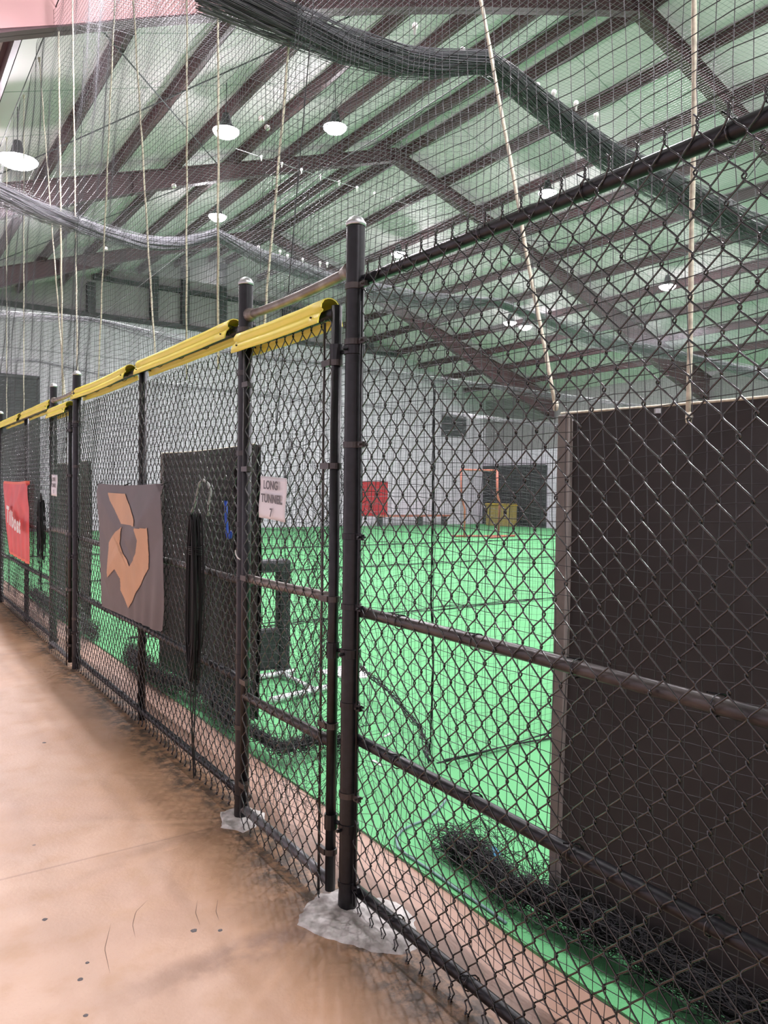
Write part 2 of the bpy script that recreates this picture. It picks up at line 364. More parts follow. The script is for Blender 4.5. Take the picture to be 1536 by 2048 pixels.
# ------------------------------------------------------------------ chain link
def chain_vq(t0, t1, z0, z1, x, fine=True, a=.040, b=.092, sag=.010, seed=0, barbs=True, hooks=True, side=1):
    n = int((t1-t0)/a); ts = t0+a*.5+a*np.arange(n); pp = 16 if fine else 8
    nz = int((z1-z0)/b); Mn = nz*pp+1
    ph0 = np.linspace(0, nz*2*math.pi, Mn)
    Ps = []
    for i, t in enumerate(ts):
        sh = math.pi*(i % 2)
        ph = ph0+sh
        tri = np.arcsin(np.sin(ph)*.97)/1.326              # softened triangle wave
        z = z0+ph0/(2*math.pi)*b
        y = t+(a*.5+.0028)*tri
        dx = -.0032*np.tanh(3*np.cos(ph))
        w = sag*(np.sin(t*2.1+seed+z*1.3)+.6*np.sin(z*5+t*3.7+seed))
        wy = .004*np.sin(z*9+t*7+seed)+.003*np.sin(z*23+i*1.7)
        Ps.append(np.stack([x+dx+w*.5, y+wy, z], 1))
    Ps = np.array(Ps)
    parts = [wires(Ps, .0025, 6 if fine else 4, (1, 0, 0))]
    ex = []
    for i in range(n):
        if barbs and i % 2 == 0:
            p = Ps[i, -1]; q = Ps[min(i+1, n-1), -1]
            c = (p+q)/2+np.array([0, 0, .018])
            for s, e in ((p, 1), (q, -1)):
                k = [s, s*.55+c*.45+np.array([0, 0, .002])]
                for j in range(6):
                    an = j*1.25+(0 if e > 0 else math.pi); k.append(c+np.array([.0032*math.cos(an), .0032*math.sin(an), .004+j*.0055]))
                k.append(c+np.array([0, e*.010, .043]))
                ex.append(k)
        if hooks and i % 2 == 0:
            p = Ps[i, 0]; q = Ps[min(i+1, n-1), 0]
            m_ = (p+q)/2-np.array([0, 0, .024])
            for s, e in ((p, 1), (q, -1)):
                k = [s, s*.5+m_*.5]
                for j in range(6):
                    an = -math.pi*.2-j*.75; k.append(m_+np.array([.004*math.sin(an)*e-.006, -e*.009*math.cos(an), .007*math.sin(an)-.002]))
                ex.append(k)
    for k in set(len(e) for e in ex):
        parts.append(wires(np.array([e for e in ex if len(e) == k]), .0024, 5, (1, 0, .01)))
    return merge(parts)

def post(name, t, label, h=2.63, r=.035, bands=(), x=0.0, base=0.0):
    root = thing(name, (x, t, base), label, 'fence post')
    MB().lathe([(r+.003, 0), (r+.002, .05), (r, .07), (r, h-.04)], n=20).build('post_tube', black_metal, root, True)
    MB().lathe([(r+.001, h-.036), (r+.0035, h-.034), (r+.0035, h-.024), (r*.95, h-.017), (r*.75, h-.006), (r*.4, h+.001), (.001, h+.003)], n=20).build('post_cap', galv, root, True)
    for z, d in bands:
        mb = MB(); mb.lathe([(r+.0005, z-.012), (r+.004, z-.011), (r+.004, z+.011), (r+.0005, z+.012)], n=20)
        mb.box(-.007, .007, d*(r+.002), d*(r+.042), z-.011, z+.011).tube([(-.018, d*(r+.03), z), (.02, d*(r+.03), z)], .005, 6)
        mb.build('tension_band', rusty if int(z*100) % 3 == 0 else black_metal, root)
    return root
bz = (.10, .45, .80, 1.18, 1.45, 1.80, 2.19, 2.40)
PT = dict(main=2.52, g1=3.527, p2=7.18, g3=8.20, p4=11.80, g5=12.85)
post('gate_post', PT['main'], 'tallest black fence post right of the sign gate, on the white footing', 2.665, .0355, [(z, -1) for z in bz])
post('gate_post', PT['g1'], 'black fence post left of the gate with the white sign', 2.655, .0345, [(z, 1) for z in bz], -.006)
post('gate_post', PT['p2'], 'black fence post between the brown banner and the narrow far gate', 2.64, .034, [(z, -1) for z in bz])
post('gate_post', PT['g3'], 'black fence post on the left of the narrow far gate', 2.64, .034, [(z, 1) for z in bz])
post('gate_post', PT['p4'], 'black fence post at the very left edge', 2.64, .034, [(z, -1) for z in bz[::2]])
post('gate_post', PT['g5'], 'farthest black fence post beyond the left edge', 2.64, .034, [(z, 1) for z in bz[::2]])

def ties(root, x, t0, t1, z, r, step=.41):
    t = t0+.2
    while t < t1-.1:
        a = np.linspace(0, 2*math.pi*1.15, 14); tt = t+.012*np.sin(a*.5)
        P_ = np.stack([x+(r+.006)*np.cos(a)-.001, tt+a*.002, z+(r+.006)*np.sin(a)], 1)
        P_ = np.concatenate([P_, [[x-r-.016, t+.02, z+r+.012]]])
        V, Q = wires(P_[None], .0022, 5, (0, 1, 0)); recenter(quads_mesh('tie_wire', V, Q, chain_mat, root), root); t += step
def panel(t0, t1, label, fine, mid=True, top_z=2.42, barbs=True, seed=0):
    root = thing('fence_panel', (0, t0, 0), label, 'chain link fence')
    def rail(nm, z, r, m, wob=.0, y0=t0, y1=t1, x=.027):
        n = 14; ys = np.linspace(y0, y1, n)
        P_ = [(x+wob*math.sin(y*1.7+z), y, z+wob*math.sin(y*2.3+z*3)) for y in ys]
        return recenter(tube(nm, P_, r, m, root, 14), root)
    rail('top_rail', top_z, .0215, black_metal, .001); rail('middle_rail', 1.16, .021, rusty, .004)
    rail('lower_rail', .66, .021, black_metal, .004); rail('bottom_rail', .078, .021, black_metal, .003)
    for z in (top_z, 1.16, .66, .078): ties(root, .027, t0, t1, z, .021)
    V, Q = chain_vq(t0+.04, t1-.04, .030, 2.44 if barbs else 2.40, -.0005, fine, seed=seed, barbs=barbs)
    recenter(quads_mesh('chain_link_mesh', V, Q, chain_mat, root), root)
    for t in (t0+.052, t1-.052):
        recenter(tube('tension_bar', [(-.001, t, .03), (-.001, t, 2.42)], .0055, black_metal, root, 6), root)
    if mid:
        m_ = (t0+t1)/2+.02
        recenter(tube('line_post', [(.045, m_, 0), (.045, m_, 2.43)], .027, black_metal, root, 14), root)
    return root
panel(-.45, PT['main'], 'nearest chain link panel with bare top rail, right of the tall gate post', True, False, 2.425, True, 1)
panel(PT['g1'], PT['p2'], 'chain link panel behind the brown banner, under two yellow caps', True, True, 2.43, False, 2)
panel(PT['g3'], PT['p4'], 'chain link panel behind the red banner at the left edge', False, True, 2.43, False, 3)
panel(PT['g5'], 16.5, 'farthest chain link panel beyond the left edge', False, True, 2.43, False, 4)

def header(t0, t1, label):
    root = thing('header_rail', (.0, t0, 2.47), label, 'pipe rail')
    n = 8; recenter(tube('pipe', [(0, y, 2.47-.012*math.sin(math.pi*(y-t0)/(t1-t0))) for y in np.linspace(t0+.035, t1-.035, n)], .0205, worn_pipe, root, 14), root)
    for t, s in ((t0, 1), (t1, -1)):
        recenter(tube('rail_end_cup', [(0, t+s*.033, 2.47), (0, t+s*.05, 2.47), (0, t+s*.085, 2.468)], [.034, .030, .0245], worn_pipe, root, 14), root)
header(PT['main'], PT['g1'], 'worn grey pipe spanning above the sign gate')
header(PT['p2'], PT['g3'], 'worn grey pipe spanning above the narrow far gate')
header(PT['p4'], PT['g5'], 'worn grey pipe above the gate beyond the left edge')

def gate(t0, t1, label, fine, seed):
    x = -.032
    root = thing('chain_link_gate', (x, t0, 0), label, 'gate')
    a, b = t0+.082, t1-.088
    for t, nm in ((a, 'hinge_stile'), (b, 'latch_stile')):
        recenter(tube(nm, [(x, t, .045), (x, t, 2.34)], .021, black_metal, root, 14), root)
    for z, nm, m in ((2.315, 'top_rail', black_metal), (1.20, 'middle_rail', worn_pipe), (.63, 'lower_rail', rusty), (.075, 'bottom_rail', galv_dark)):
        recenter(tube(nm, [(x, y, z+.004*math.sin(y*5+z)) for y in np.linspace(a, b, 8)], .0205, m, root, 14), root)
    V, Q = chain_vq(a+.01, b-.005, .0, 2.30, x-.025, fine, sag=.012, seed=seed, barbs=False)
    recenter(quads_mesh('chain_link_mesh', V, Q, chain_mat, root), root)
    recenter(tube('tension_bar', [(x-.024, a+.05, -.02+.03), (x-.024, a+.05, 2.28)], .0055, rusty, root, 6), root)
    for z in (.20, .70, 1.20, 1.72, 2.12):
        for t, s in ((a, 1), (b, -1)):
            mb = MB(); mb.lathe([(.0215, z-.012), (.026, z-.011), (.026, z+.011), (.0215, z+.012)], (x, t, 0), 18)
            mb.box(x-.03, x-.014, t+s*.0, t+s*.065, z-.012, z+.012); recenter(mb.build('frame_band', rusty, root), root)
    for z in (.32, 1.0, 2.16):
        mb = MB(); mb.tube([(x, a, z-.03), (x, a, z+.03)], .026, 12).tube([(x+.01, a, z), (x+.02, a-.05, z), (.0, t0+.02, z+.015)], .009, 8)
        mb.lathe([(.036, z-.018), (.041, z-.016), (.041, z+.016), (.036, z+.018)], (0, t0, 0), 18)
        mb.tube([(-.042, t0-.012, z), (-.06, t0-.012, z)], .007, 6)
        recenter(mb.build('hinge', black_metal, root), root)
    return root
galv_dark = mat('scuffed_grey_pipe', (.10, .10, .105), .4, .4, .5, col2=(.22, .22, .23), scale=18)
gate(PT['main'], PT['g1'], 'chain link gate carrying the white LONG TUNNEL 7 sign', True, 5)
gate(PT['p2'], PT['g3'], 'narrow far chain link gate with a tiny white sign', False, 6)
gate(PT['p4'], PT['g5'], 'chain link gate beyond the left edge', False, 7)

# ------------------------------------------------------------------ yellow fence caps
def yellow_cap(t0, t1, x, z, label, droop=0.0):
    root = thing('yellow_fence_cap', (x, t0, z), label, 'fence guard')
    prof = [(-.058, -.060), (-.055, -.038), (-.047, -.020), (-.036, -.010), (-.035, -.004), (-.043, .004), (-.041, .020), (-.029, .036), (-.012, .043), (0, .044)]
    prof = prof+[(-a, b) for a, b in prof[-2::-1]]
    inner = [(a*.90, b-.004 if b > 0 else b) for a, b in prof][::-1]
    loop = prof+inner; n = len(loop); L = t1-t0; N = 10; V, F = [], []
    for i in range(N+1):
        y = L*i/N; dz = -droop*math.sin(math.pi*i/N)+.0008*math.sin(i*1.9)
        for a, b in loop: V.append((a*(1+.006*math.sin(i*1.3+b*60)), y, b+dz))
    for i in range(N):
        for j in range(n): F.append((i*n+j, i*n+(j+1) % n, (i+1)*n+(j+1) % n, (i+1)*n+j))
    h = len(prof)
    for e in (0, N):
        for j in range(h-1): F.append(tuple(e*n+q for q in (j, j+1, n-2-j, n-1-j)))
    mesh_from('cap_shell', V, F, yellow, root, True)
    for y in (.06, L-.06): MB().tube([(-.058, y, -.03), (.058, y, -.03)], .004, 6).build('cap_tie', rope_black, root)
yellow_cap(2.645, 3.50, -.036, 2.335, 'yellow plastic cap on top of the gate with the white sign', .004)
yellow_cap(3.70, 5.30, .012, 2.445, 'long yellow cap on the fence top just left of the sign gate', .004)
yellow_cap(5.56, 7.24, .012, 2.450, 'long yellow cap above the left half of the brown banner panel', .012)
yellow_cap(7.27, 8.10, -.036, 2.34, 'short yellow cap on the narrow far gate')
yellow_cap(8.33, 9.96, .012, 2.455, 'yellow cap left of the narrow far gate')
yellow_cap(10.22, 11.75, .012, 2.455, 'yellow cap touching the left edge of the view')

# ------------------------------------------------------------------ banners and signs
def inpoly(p, poly):
    x, y = p; c = False; n = len(poly)
    for i in range(n):
        x1, y1 = poly[i]; x2, y2 = poly[(i+1) % n]
        if (y1 > y) != (y2 > y) and x < (x2-x1)*(y-y1)/(y2-y1)+x1: c = not c
    return c
def cloth(name, corners, nx, ny, wr, m, parent, sel=None, off=0.0, thick=.0015):   # corners tl,tr,br,bl as (t,z); wr(u,v)->x
    tl, tr, br, bl = [np.array(c) for c in corners]
    idx, V, F = {}, [], []
    def vid(i, j, s):
        if (i, j, s) not in idx:
            u, v = i/nx, j/ny
            p = (tl*(1-u)+tr*u)*(1-v)+(bl*(1-u)+br*u)*v
            idx[(i, j, s)] = len(V); V.append((wr(u, v)-off-(s*thick), p[0], p[1]+.012*math.sin(math.pi*u)*(v-1)*1.0))
        return idx[(i, j, s)]
    for i in range(nx):
        for j in range(ny):
            if sel is None or sel((i+.5)/nx, (j+.5)/ny):
                F.append((vid(i, j, 1), vid(i, j+1, 1), vid(i+1, j+1, 1), vid(i+1, j, 1)))
                if sel is None: F.append((vid(i, j, 0), vid(i+1, j, 0), vid(i+1, j+1, 0), vid(i, j+1, 0)))
    return recenter(mesh_from(name, V, F, m, parent, True), parent)
root = thing('hanging_banner', (-.03, 5.45, .70), 'brown-grey banner with an angular orange emblem, tied to the fence', 'banner')
BC = [(6.285, 1.650), (4.681, 1.650), (4.666, .724), (6.151, .700)]
def crease(u, v, a, b, wdt):
    (ax, ay), (bx, by) = a, b; L = math.hypot(bx-ax, by-ay); s = ((u-ax)*(bx-ax)+(v-ay)*(by-ay))/L/L; s = max(0, min(1, s))
    d = math.hypot(u-ax-s*(bx-ax), v-ay-s*(by-ay)); return max(0, 1-d/wdt)*math.sin(math.pi*min(1, s*.9+.1))**.5 if s > 0 else 0
def wr1(u, v):
    k = -.035-.030*crease(u, v, (0.985, .03), (.55, .48), .22)-.022*crease(u, v, (.02, .03), (.42, .40), .22)
    k += .006*noise.noise(Vector((u*2.2, v*1.6, 1)))-.018*crease(u, v, (.42, .5), (.10, .78), .18)
    k -= .008*max(0, v-.45)*max(0, u-.35)*4*math.sin(u*46+v*5+2*noise.noise(Vector((u*3, v*2, 5))))
    k -= .010*math.sin(math.pi*v)*math.sin(math.pi*u)
    return k
cloth('banner_cloth', BC, 90, 60, wr1, cloth_brown, root)
EM = [[(5.909, 1.588), (5.492, 1.59), (5.414, 1.535), (5.307, 1.477), (5.193, 1.415), (5.182, 1.372), (5.533, 1.374), (5.708, 1.472), (5.841, 1.533)],
      [(5.517, 1.353), (5.566, 1.289), (5.592, 1.225), (5.508, 1.162), (5.408, 1.127), (5.36, 1.082), (5.179, 1.187), (5.117, 1.279), (5.141, 1.318), (5.172, 1.356), (4.916, 1.369),
       (4.92, 1.28), (4.936, 1.104), (5.136, .968), (5.404, .785), (5.595, .892), (5.584, .974), (5.69, 1.034), (5.909, .948), (5.874, 1.213), (5.682, 1.301)]]
def in_emblem(u, v):
    tl, tr, br, bl = BC; p = tuple((tl[i]*(1-u)+tr[i]*u)*(1-v)+(bl[i]*(1-u)+br[i]*u)*v for i in (0, 1))
    return any(inpoly(p, q) for q in EM)
o = cloth('emblem', BC, 240, 170, wr1, cloth_orange, root, in_emblem, .0048); tag(o, 'orange angular emblem')
for t, z in ((6.27, 1.64), (5.5, 1.635), (4.69, 1.64), (4.68, .735), (6.14, .71)): recenter(MB().tube([(-.045, t, z), (-.02, t+.004, z+.012), (0.0, t, z+.02)], .004, 6).build('cable_tie', rope_black, root), root)

root = thing('hanging_banner', (-.03, 10.2, .73), 'red banner with white lettering near the left edge', 'banner')
RC = [(11.15, 1.680), (9.267, 1.677), (9.265, .742), (10.765, .765)]
def wr2(u, v):
    k = -.04-.05*crease(u, v, (.98, .03), (.40, .45), .25)-.03*crease(u, v, (.02, .02), (.40, .45), .2)
    k -= .008*v*math.sin(u*34+v*4); return k-.012*math.sin(math.pi*v)
cloth('banner_cloth', RC, 80, 50, wr2, cloth_red, root)
o = cloth('banner_hem', RC, 80, 60, wr2, hem_orange, root, lambda u, v: v < .035 or v > .965, .002); tag(o, 'orange-red stitched hem')
def text_obj(body, size, m, parent, loc, rotz, tilt=0.0, ext=.0006, bold=.0, xs=1.0, shear=0.0, align='CENTER'):
    c = bpy.data.curves.new('lettering', 'FONT'); c.body = body; c.size = size; c.align_x = align; c.align_y = 'CENTER'; c.extrude = ext; c.offset = bold; c.shear = shear
    t = bpy.data.objects.new('lettering', c); COL.objects.link(t)
    dg = bpy.context.evaluated_depsgraph_get(); me = bpy.data.meshes.new_from_object(t.evaluated_get(dg)); bpy.data.objects.remove(t); bpy.data.curves.remove(c)
    o = bpy.data.objects.new('lettering', me); COL.objects.link(o); me.materials.clear(); me.materials.append(m)
    o.parent = parent; Rm = Matrix.Rotation(rotz, 4, 'Z') @ Matrix.Rotation(math.pi/2, 4, 'X') @ Matrix.Rotation(tilt, 4, 'Z') @ Matrix.Diagonal((xs, 1, 1, 1))
    o.matrix_local = Matrix.Translation(loc) @ Rm
    return o
RZ = -math.pi/2          # text read from the walkway, looking to +x
for ch, t, z, s in (('T', 10.33, 1.26, .27), ('i', 10.19, 1.225, .23), ('l', 10.09, 1.22, .25), ('b', 9.95, 1.205, .25), ('o', 9.77, 1.185, .25), ('a', 9.59, 1.17, .25), ('t', 9.46, 1.165, .24)):
    text_obj(ch, s, white_ink, root, (-.075+.03*0-.012, t-10.2, z-.73), RZ, -.06, .001, .010, 1.15)

def sign(t, z, wd, ht, tilt, x, label, lines, shearx=0.0):
    root = thing('paper_sign', (x, t, z), label, 'sign'); root.rotation_euler = (tilt, 0, 0)
    n = 10; V, F = [], []
    for i in range(n+1):
        for j in range(n+1):
            u, v = i/n-.5, j/n-.5; b = .004*math.sin(u*5+1)+.003*math.sin(v*6)
            V.append((b, u*wd, v*ht))
    for i in range(n):
        for j in range(n): F.append((i*(n+1)+j, i*(n+1)+j+1, (i+1)*(n+1)+j+1, (i+1)*(n+1)+j))
    o = mesh_from('sign_sheet', V, F, paper, root, True); s = o.modifiers.new('t', 'SOLIDIFY'); s.thickness = .0012
    for body, zz, sz, yo, xs in lines: text_obj(body, sz, ink, root, (-.0085, yo, zz), RZ, 0, .0005, .0012, xs)
    return root
sign(3.043, 1.586, .265, .186, .045, -.084, 'white paper sign reading LONG TUNNEL 7 on the gate',
     [('LONG', .055, .052, .01, .98), ('TUNNEL', -.004, .052, 0, 1.02), ('7', -.064, .052, 0, .9)])
sign(7.70, 1.63, .27, .20, .02, -.084, 'tiny white paper sign on the narrow far gate', [('LONG', .055, .05, 0, .95), ('TUNNEL', -.002, .05, 0, .95), ('8', -.06, .05, 0, .9)])

# ------------------------------------------------------------------ pads (hanging tarps) behind the net
for i, t1 in enumerate((2.05, 6.78, 11.5)):
    lab = ['big dark brown tarp backstop filling the right of the view', 'dark brown tarp backstop behind the brown banner', 'dark tarp backstop farthest left behind the fence'][i]
    wd = 1.98; x = .63; root = thing('tarp_backstop', (x, t1-wd, .04), lab, 'backstop')
    n, q = 24, 24; V, F = [], []
    for s in (0, 1):
        for a in range(n+1):
            for b in range(q+1):
                u, v = a/n, b/q
                bx = .012*math.sin(u*9+i)+.010*math.sin(v*4+u*5)+.015*noise.noise(Vector((u*3, v*2, i)))
                V.append((bx+s*.03, u*wd-.02*v, v*1.885+.012*math.sin(math.pi*u)*(-1)*v))
    H = (n+1)*(q+1)
    for s in (0, 1):
        for a in range(n):
            for b in range(q):
                f = (s*H+a*(q+1)+b, s*H+a*(q+1)+b+1, s*H+(a+1)*(q+1)+b+1, s*H+(a+1)*(q+1)+b); F.append(f if s else f[::-1])
    mesh_from('tarp', V, F, pad_mat, root, True)
    mb = MB(); mb.box(-.012, .045, wd-.05, wd+.006, 0, 1.88); tag(mb.build('edge_webbing', pad_edge, root, bevel=.004), 'taupe webbing edge')
    tube('top_cord', [(0, u*wd, 1.888-.012*math.sin(math.pi*u)) for u in np.linspace(0, 1.0, 12)], .0045, rope_mat, root, 6)
    for u in np.linspace(.02, .98, 6): MB().lathe([(.006, -.008), (.014, -.008), (.014, .008), (.006, .008)], (.015, u*wd, 1.865), 10).build('grommet', galv, root)

# ------------------------------------------------------------------ netting
def grid_net(u0, u1, v0, v1, step, fn, ref, r=.001, useg=.12, vseg=.15, sides=3):
    """fn(U,V)->(…,3) maps net coordinates to the world; one thread per line in both directions"""
    us = np.arange(u0, u1+1e-6, step); vs = np.arange(v0, v1+1e-6, step)
    vv = np.linspace(v0, vs[-1], max(3, int((v1-v0)/vseg))); uu = np.linspace(u0, us[-1], max(3, int((u1-u0)/useg)))
    A_ = fn(np.repeat(us[:, None], len(vv), 1), np.repeat(vv[None], len(us), 0))
    B_ = fn(np.repeat(uu[None], len(vs), 0), np.repeat(vs[:, None], len(uu), 1))
    return merge([wires(A_, r, sides, ref), wires(B_, r, sides, ref)])
def stackxyz(x, y, z): return np.stack(np.broadcast_arrays(x, y, z), -1).astype(float)
TOP = 6.85
def front_fn(xc):
    def f(T, Z):
        x = xc+.03*np.sin(T*1.3+Z*.7)+.02*np.sin(T*3.1-Z*1.9)+.012*np.sin(T*9+Z*5)
        # crumple around the tunnel doorways
        g = np.exp(-((T-3.0)/.42)**2)*np.clip((1.9-Z)/.7, 0, 1)*np.clip(Z/.2, 0, 1)
        t = T+.004*np.sin(Z*31+T*17)+.012*np.sin(T*2.2+Z*1.2)+g*(.05*np.sin(Z*7+T*11)+.03*np.sin(Z*17-T*23))
        x = x+g*.06*np.sin(Z*9+T*14)
        z = Z+.004*np.sin(T*27+Z*13)+.02*np.sin(T*2*math.pi/2.33)+g*(.06*np.sin(T*19+Z*5)+.035*np.sin(T*37-Z*11))
        z = np.maximum(z, .02)
        return stackxyz(x, t, z)
    return f
root = thing('front_curtain_net', (.2, -1.2, 0), 'fine dark curtain net hanging full height just behind the fence', 'net')
V, Q = grid_net(-1.2, 15.0, .03, TOP, .045, front_fn(.20), (1, 0, 0), .0014)
recenter(quads_mesh('net_mesh', V, Q, net_mat, root), root)
recenter(tube('top_cable', [(.20, t, TOP+.01) for t in np.linspace(-1.2, 15, 20)], .006, rope_black, root, 6), root)

def divider(y, label, x1, step, r, zt, xf=.1, ns=80):
    xh = 1.25 if y < 4 else .75
    root = thing('tunnel_divider_net', (.1, y, 0), label, 'net')
    def f(X_, Z_):
        h = zt(X_)/4.27
        yy = y+.05*np.sin(X_*.9+Z_*.5)+.02*np.sin(X_*4+Z_*3)
        return stackxyz(X_+.006*np.sin(Z_*25), yy, .03+Z_*h+.006*np.sin(X_*21))
    V, Q = grid_net(.1, x1, 0, 4.27, step, f, (0, 1, 0), r, .16, .2)
    recenter(quads_mesh('net_mesh', V, Q, net_mat, root), root)
    # bunched swag along the cable: many twisted strands
    parts = []
    for k_ in range(ns):
        xs_ = np.linspace(xf, x1, 110); a = rng.uniform(0, 6.28); rr = rng.uniform(.01, .12)
        sw = .45+.55*np.abs(np.sin(math.pi*(xs_-1.6)/4.4))
        z_ = zt(xs_)+rr*sw*np.sin(a+xs_*1.1)-.04*sw; y_ = y+rr*.6*np.cos(a+xs_*1.3)
        parts.append(wires(np.stack([xs_, y_, z_], 1)[None], .0020, 3, (0, 1, 0)))
    V, Q = merge(parts); recenter(quads_mesh('swagged_net_fold', V, Q, net_fold_lit if 8 < y < 9 else net_fold, root), root)
    recenter(tube('divider_cable', [(x, y, float(zt(np.array(x)))+.03) for x in np.linspace(xf, x1, 60)], .005, galv, root, 6), root)
    parts = []
    for k_ in range(6):
        xs_ = np.linspace(xh, x1, 160); a = rng.uniform(0, 6.28)
        parts.append(wires(np.stack([xs_, y+.03*np.sin(xs_*2.3+a)+.012*math.cos(a), .035+.014*math.sin(a)+.008*np.sin(xs_*5+a)], 1)[None], .004, 4, (0, 1, 0)))
    V, Q = merge(parts); recenter(quads_mesh('bottom_hem', V, Q, net_dark, root), root)
    return root
Z1 = lambda x: np.interp(x, [0, .57, .99, 1.54, 1.8, 2.57, 4.16, 5.2, 6.2, 8, 21], [3.99, 3.98, 4.02, 4.20, 4.12, 3.93, 3.79, 3.78, 3.95, 3.80, 3.6])
Z2 = lambda x: np.interp(x, [-.5, .0, .5, .95, 1.35, 1.66, 2.2, 3.34, 4.6, 5.8, 8, 21], [4.43, 4.31, 4.23, 4.21, 4.29, 4.45, 4.30, 4.17, 4.15, 4.30, 4.05, 3.8])
Z3 = lambda x: np.interp(x, [0, 1.6, 4, 21], [4.3, 4.4, 4.15, 3.9])
net_fold_lit = mat('lit_folded_netting', (.26, .26, .28), .5, 0, .5)  # same netting as net_fold, lamp glare painted in as a lighter tone
net_fold = mat('folded_netting', (.12, .118, .13), .5, 0, .5)
dv = []
dv.append(divider(3.53, 'tunnel divider net starting behind the sign gate', 21.0, .045, .0010, Z1, -.25, 230))
dv.append(divider(8.19, 'tunnel divider net starting behind the narrow far gate', 21.0, .05, .0011, Z2, -.5, 150))
dv.append(divider(13.4, 'third tunnel divider net down the building', 21.0, .08, .0014, Z3, .1, 40))
dv.append(divider(18.6, 'farthest tunnel divider net down the building', 21.0, .10, .0016, Z3, .1, 30))
# ceiling nets over the tunnels
for i, (a, b, ZA, ZB, st, lab) in enumerate(((-1.1, 3.53, Z1, Z1, .05, 'sagging roof net over the nearest tunnel'), (3.53, 8.19, Z1, Z2, .05, 'sagging roof net over the second tunnel'), (8.19, 17.0, Z2, Z3, .09, 'sagging roof net over the third tunnel'))):
    def f(X_, Y_, a=a, b=b, ZA=ZA, ZB=ZB):
        s = np.sin(math.pi*(Y_-a)/(b-a)); q = np.abs(np.sin(math.pi*(X_-1.6)/4.4))
        k = (Y_-a)/(b-a); z = np.minimum(6.25-.18*s+.03*np.sin(X_*1.4+Y_*.8), 10.2-.329*np.maximum(0, X_-XR)-.9)
        return stackxyz(X_, Y_+.01*np.sin(X_*7), z)
    root = thing('tunnel_roof_net', (.1, a, 6.2), lab, 'net')
    V, Q = grid_net(.25, 20.5, a, b, st, f, (0, 0, 1), .0015 if st < .06 else .0019, .2, .2)
    recenter(quads_mesh('net_mesh', V, Q, net_lit, root), root)
    root = thing('support_cable', (1.6, a, 4.2), 'thin dark cable strung along the walkway over the %s tunnel' % ('nearest', 'second', 'third')[i], 'cable')
    recenter(tube('cable', [(1.6, y, float(ZA(1.6)*(b-y)/(b-a)+ZB(1.6)*(y-a)/(b-a))+.03-.06*math.sin(math.pi*(y-a)/(b-a))) for y in np.linspace(a, b, 16)], .004, net_mat, root, 6), root)
# white clips on cables
def clip(x, y, z, parent):
    mb = MB(); mb.lathe([(.001, -.036), (.007, -.032), (.008, -.004), (.015, .0), (.017, .020), (.011, .029), (.001, .030)], (x, y, z), 10)
    return recenter(mb.build('net_clip', white_ink, parent, True), parent)
for i in range(8): clip(2.214+i*.257, 8.19, 5.395-.011*i, dv[1])
recenter(tube('clip_line', [(1.9, 8.19, 5.42), (4.3, 8.19, 5.31)], .003, galv, dv[1], 5), dv[1])
for x, z in ((2.187, 4.36), (2.459, 4.36), (2.556, 4.33), (2.753, 4.32), (2.99, 4.32), (3.09, 4.33)): clip(x, 8.19, z+.01, dv[1])
for x, z in ((.99, 4.19), (1.332, 4.17), (1.937, 4.15), (2.083, 4.15), (2.286, 4.14), (2.478, 4.12)): clip(x, 3.53, z, dv[0])

def scribble(path, n, spread, r, seed, m, name, parent, loops=1.0, pts=60):
    rg = np.random.default_rng(seed); path = np.array(path, dtype=float); s = np.linspace(0, len(path)-1, pts); parts = []
    base = np.stack([np.interp(s, np.arange(len(path)), path[:, k]) for k in range(3)], 1)
    for i in range(n):
        off = np.zeros((pts, 3))
        for k in range(3):
            for fq, am in ((1, .6), (2.7, .45), (6.3, .28), (14, .12)):
                off[:, k] += am*np.sin(np.linspace(0, 1, pts)*6.28*fq*loops*rg.uniform(.6, 1.4)+rg.uniform(0, 6.28))
        off *= np.array(spread)*rg.uniform(.3, 1.0)
        P_ = base+off; P_[:, 2] = np.maximum(P_[:, 2], .012+r)
        parts.append(wires(P_[None], r, 3, (.3, .2, .93)))
    V, Q = merge(parts); return recenter(quads_mesh(name, V, Q, m, parent), parent)
root = thing('gathered_net_hem', (.55, 2.0, 0), 'heap of bunched black netting along the foot of the nearest tarp', 'net')
scribble([(.57, 2.62, .06), (.60, 2.45, .10), (.52, 2.2, .09), (.54, 1.97, .12), (.55, 1.74, .13), (.56, 1.5, .12), (.56, 1.1, .12), (.55, .3, .12)], 110, (.07, .12, .07), .0016, 3, net_dark, 'net_strands', root, 3.0, 140)
def heap(T, W):
    x = .60+.16*np.sin(W*3.1)+.05*np.sin(T*7+W*3)+.03*np.sin(T*19-W*9)
    t = T+.07*np.sin(W*5+T*6)+.03*np.sin(W*17+T*11)
    z = .02+np.abs(.09*np.sin(W*2.3+T*5)+.07*np.sin(T*9.5-W*4)+.03*np.sin(T*31+W*13))
    return stackxyz(x, t, z)
V, Q = grid_net(.6, 2.75, 0, 1.1, .04, heap, (.2, .1, 1), .0011, .02, .02)
recenter(quads_mesh('loose_net', V, Q, net_dark, root), root)
root = thing('gathered_net_hem', (.5, 4.2, 0), 'low roll of bunched black netting on the turf behind the sign gate', 'net')
scribble([(.45, 4.9, .13), (.43, 4.37, .12), (.46, 4.03, .11), (.75, 4.08, .10), (.95, 4.05, .07)], 80, (.05, .06, .05), .0018, 4, net_dark, 'net_strands', root, 2.5, 110)
root = thing('gathered_net_hem', (.5, 6.5, 0), 'long heap of black netting on the floor behind the brown banner', 'net')
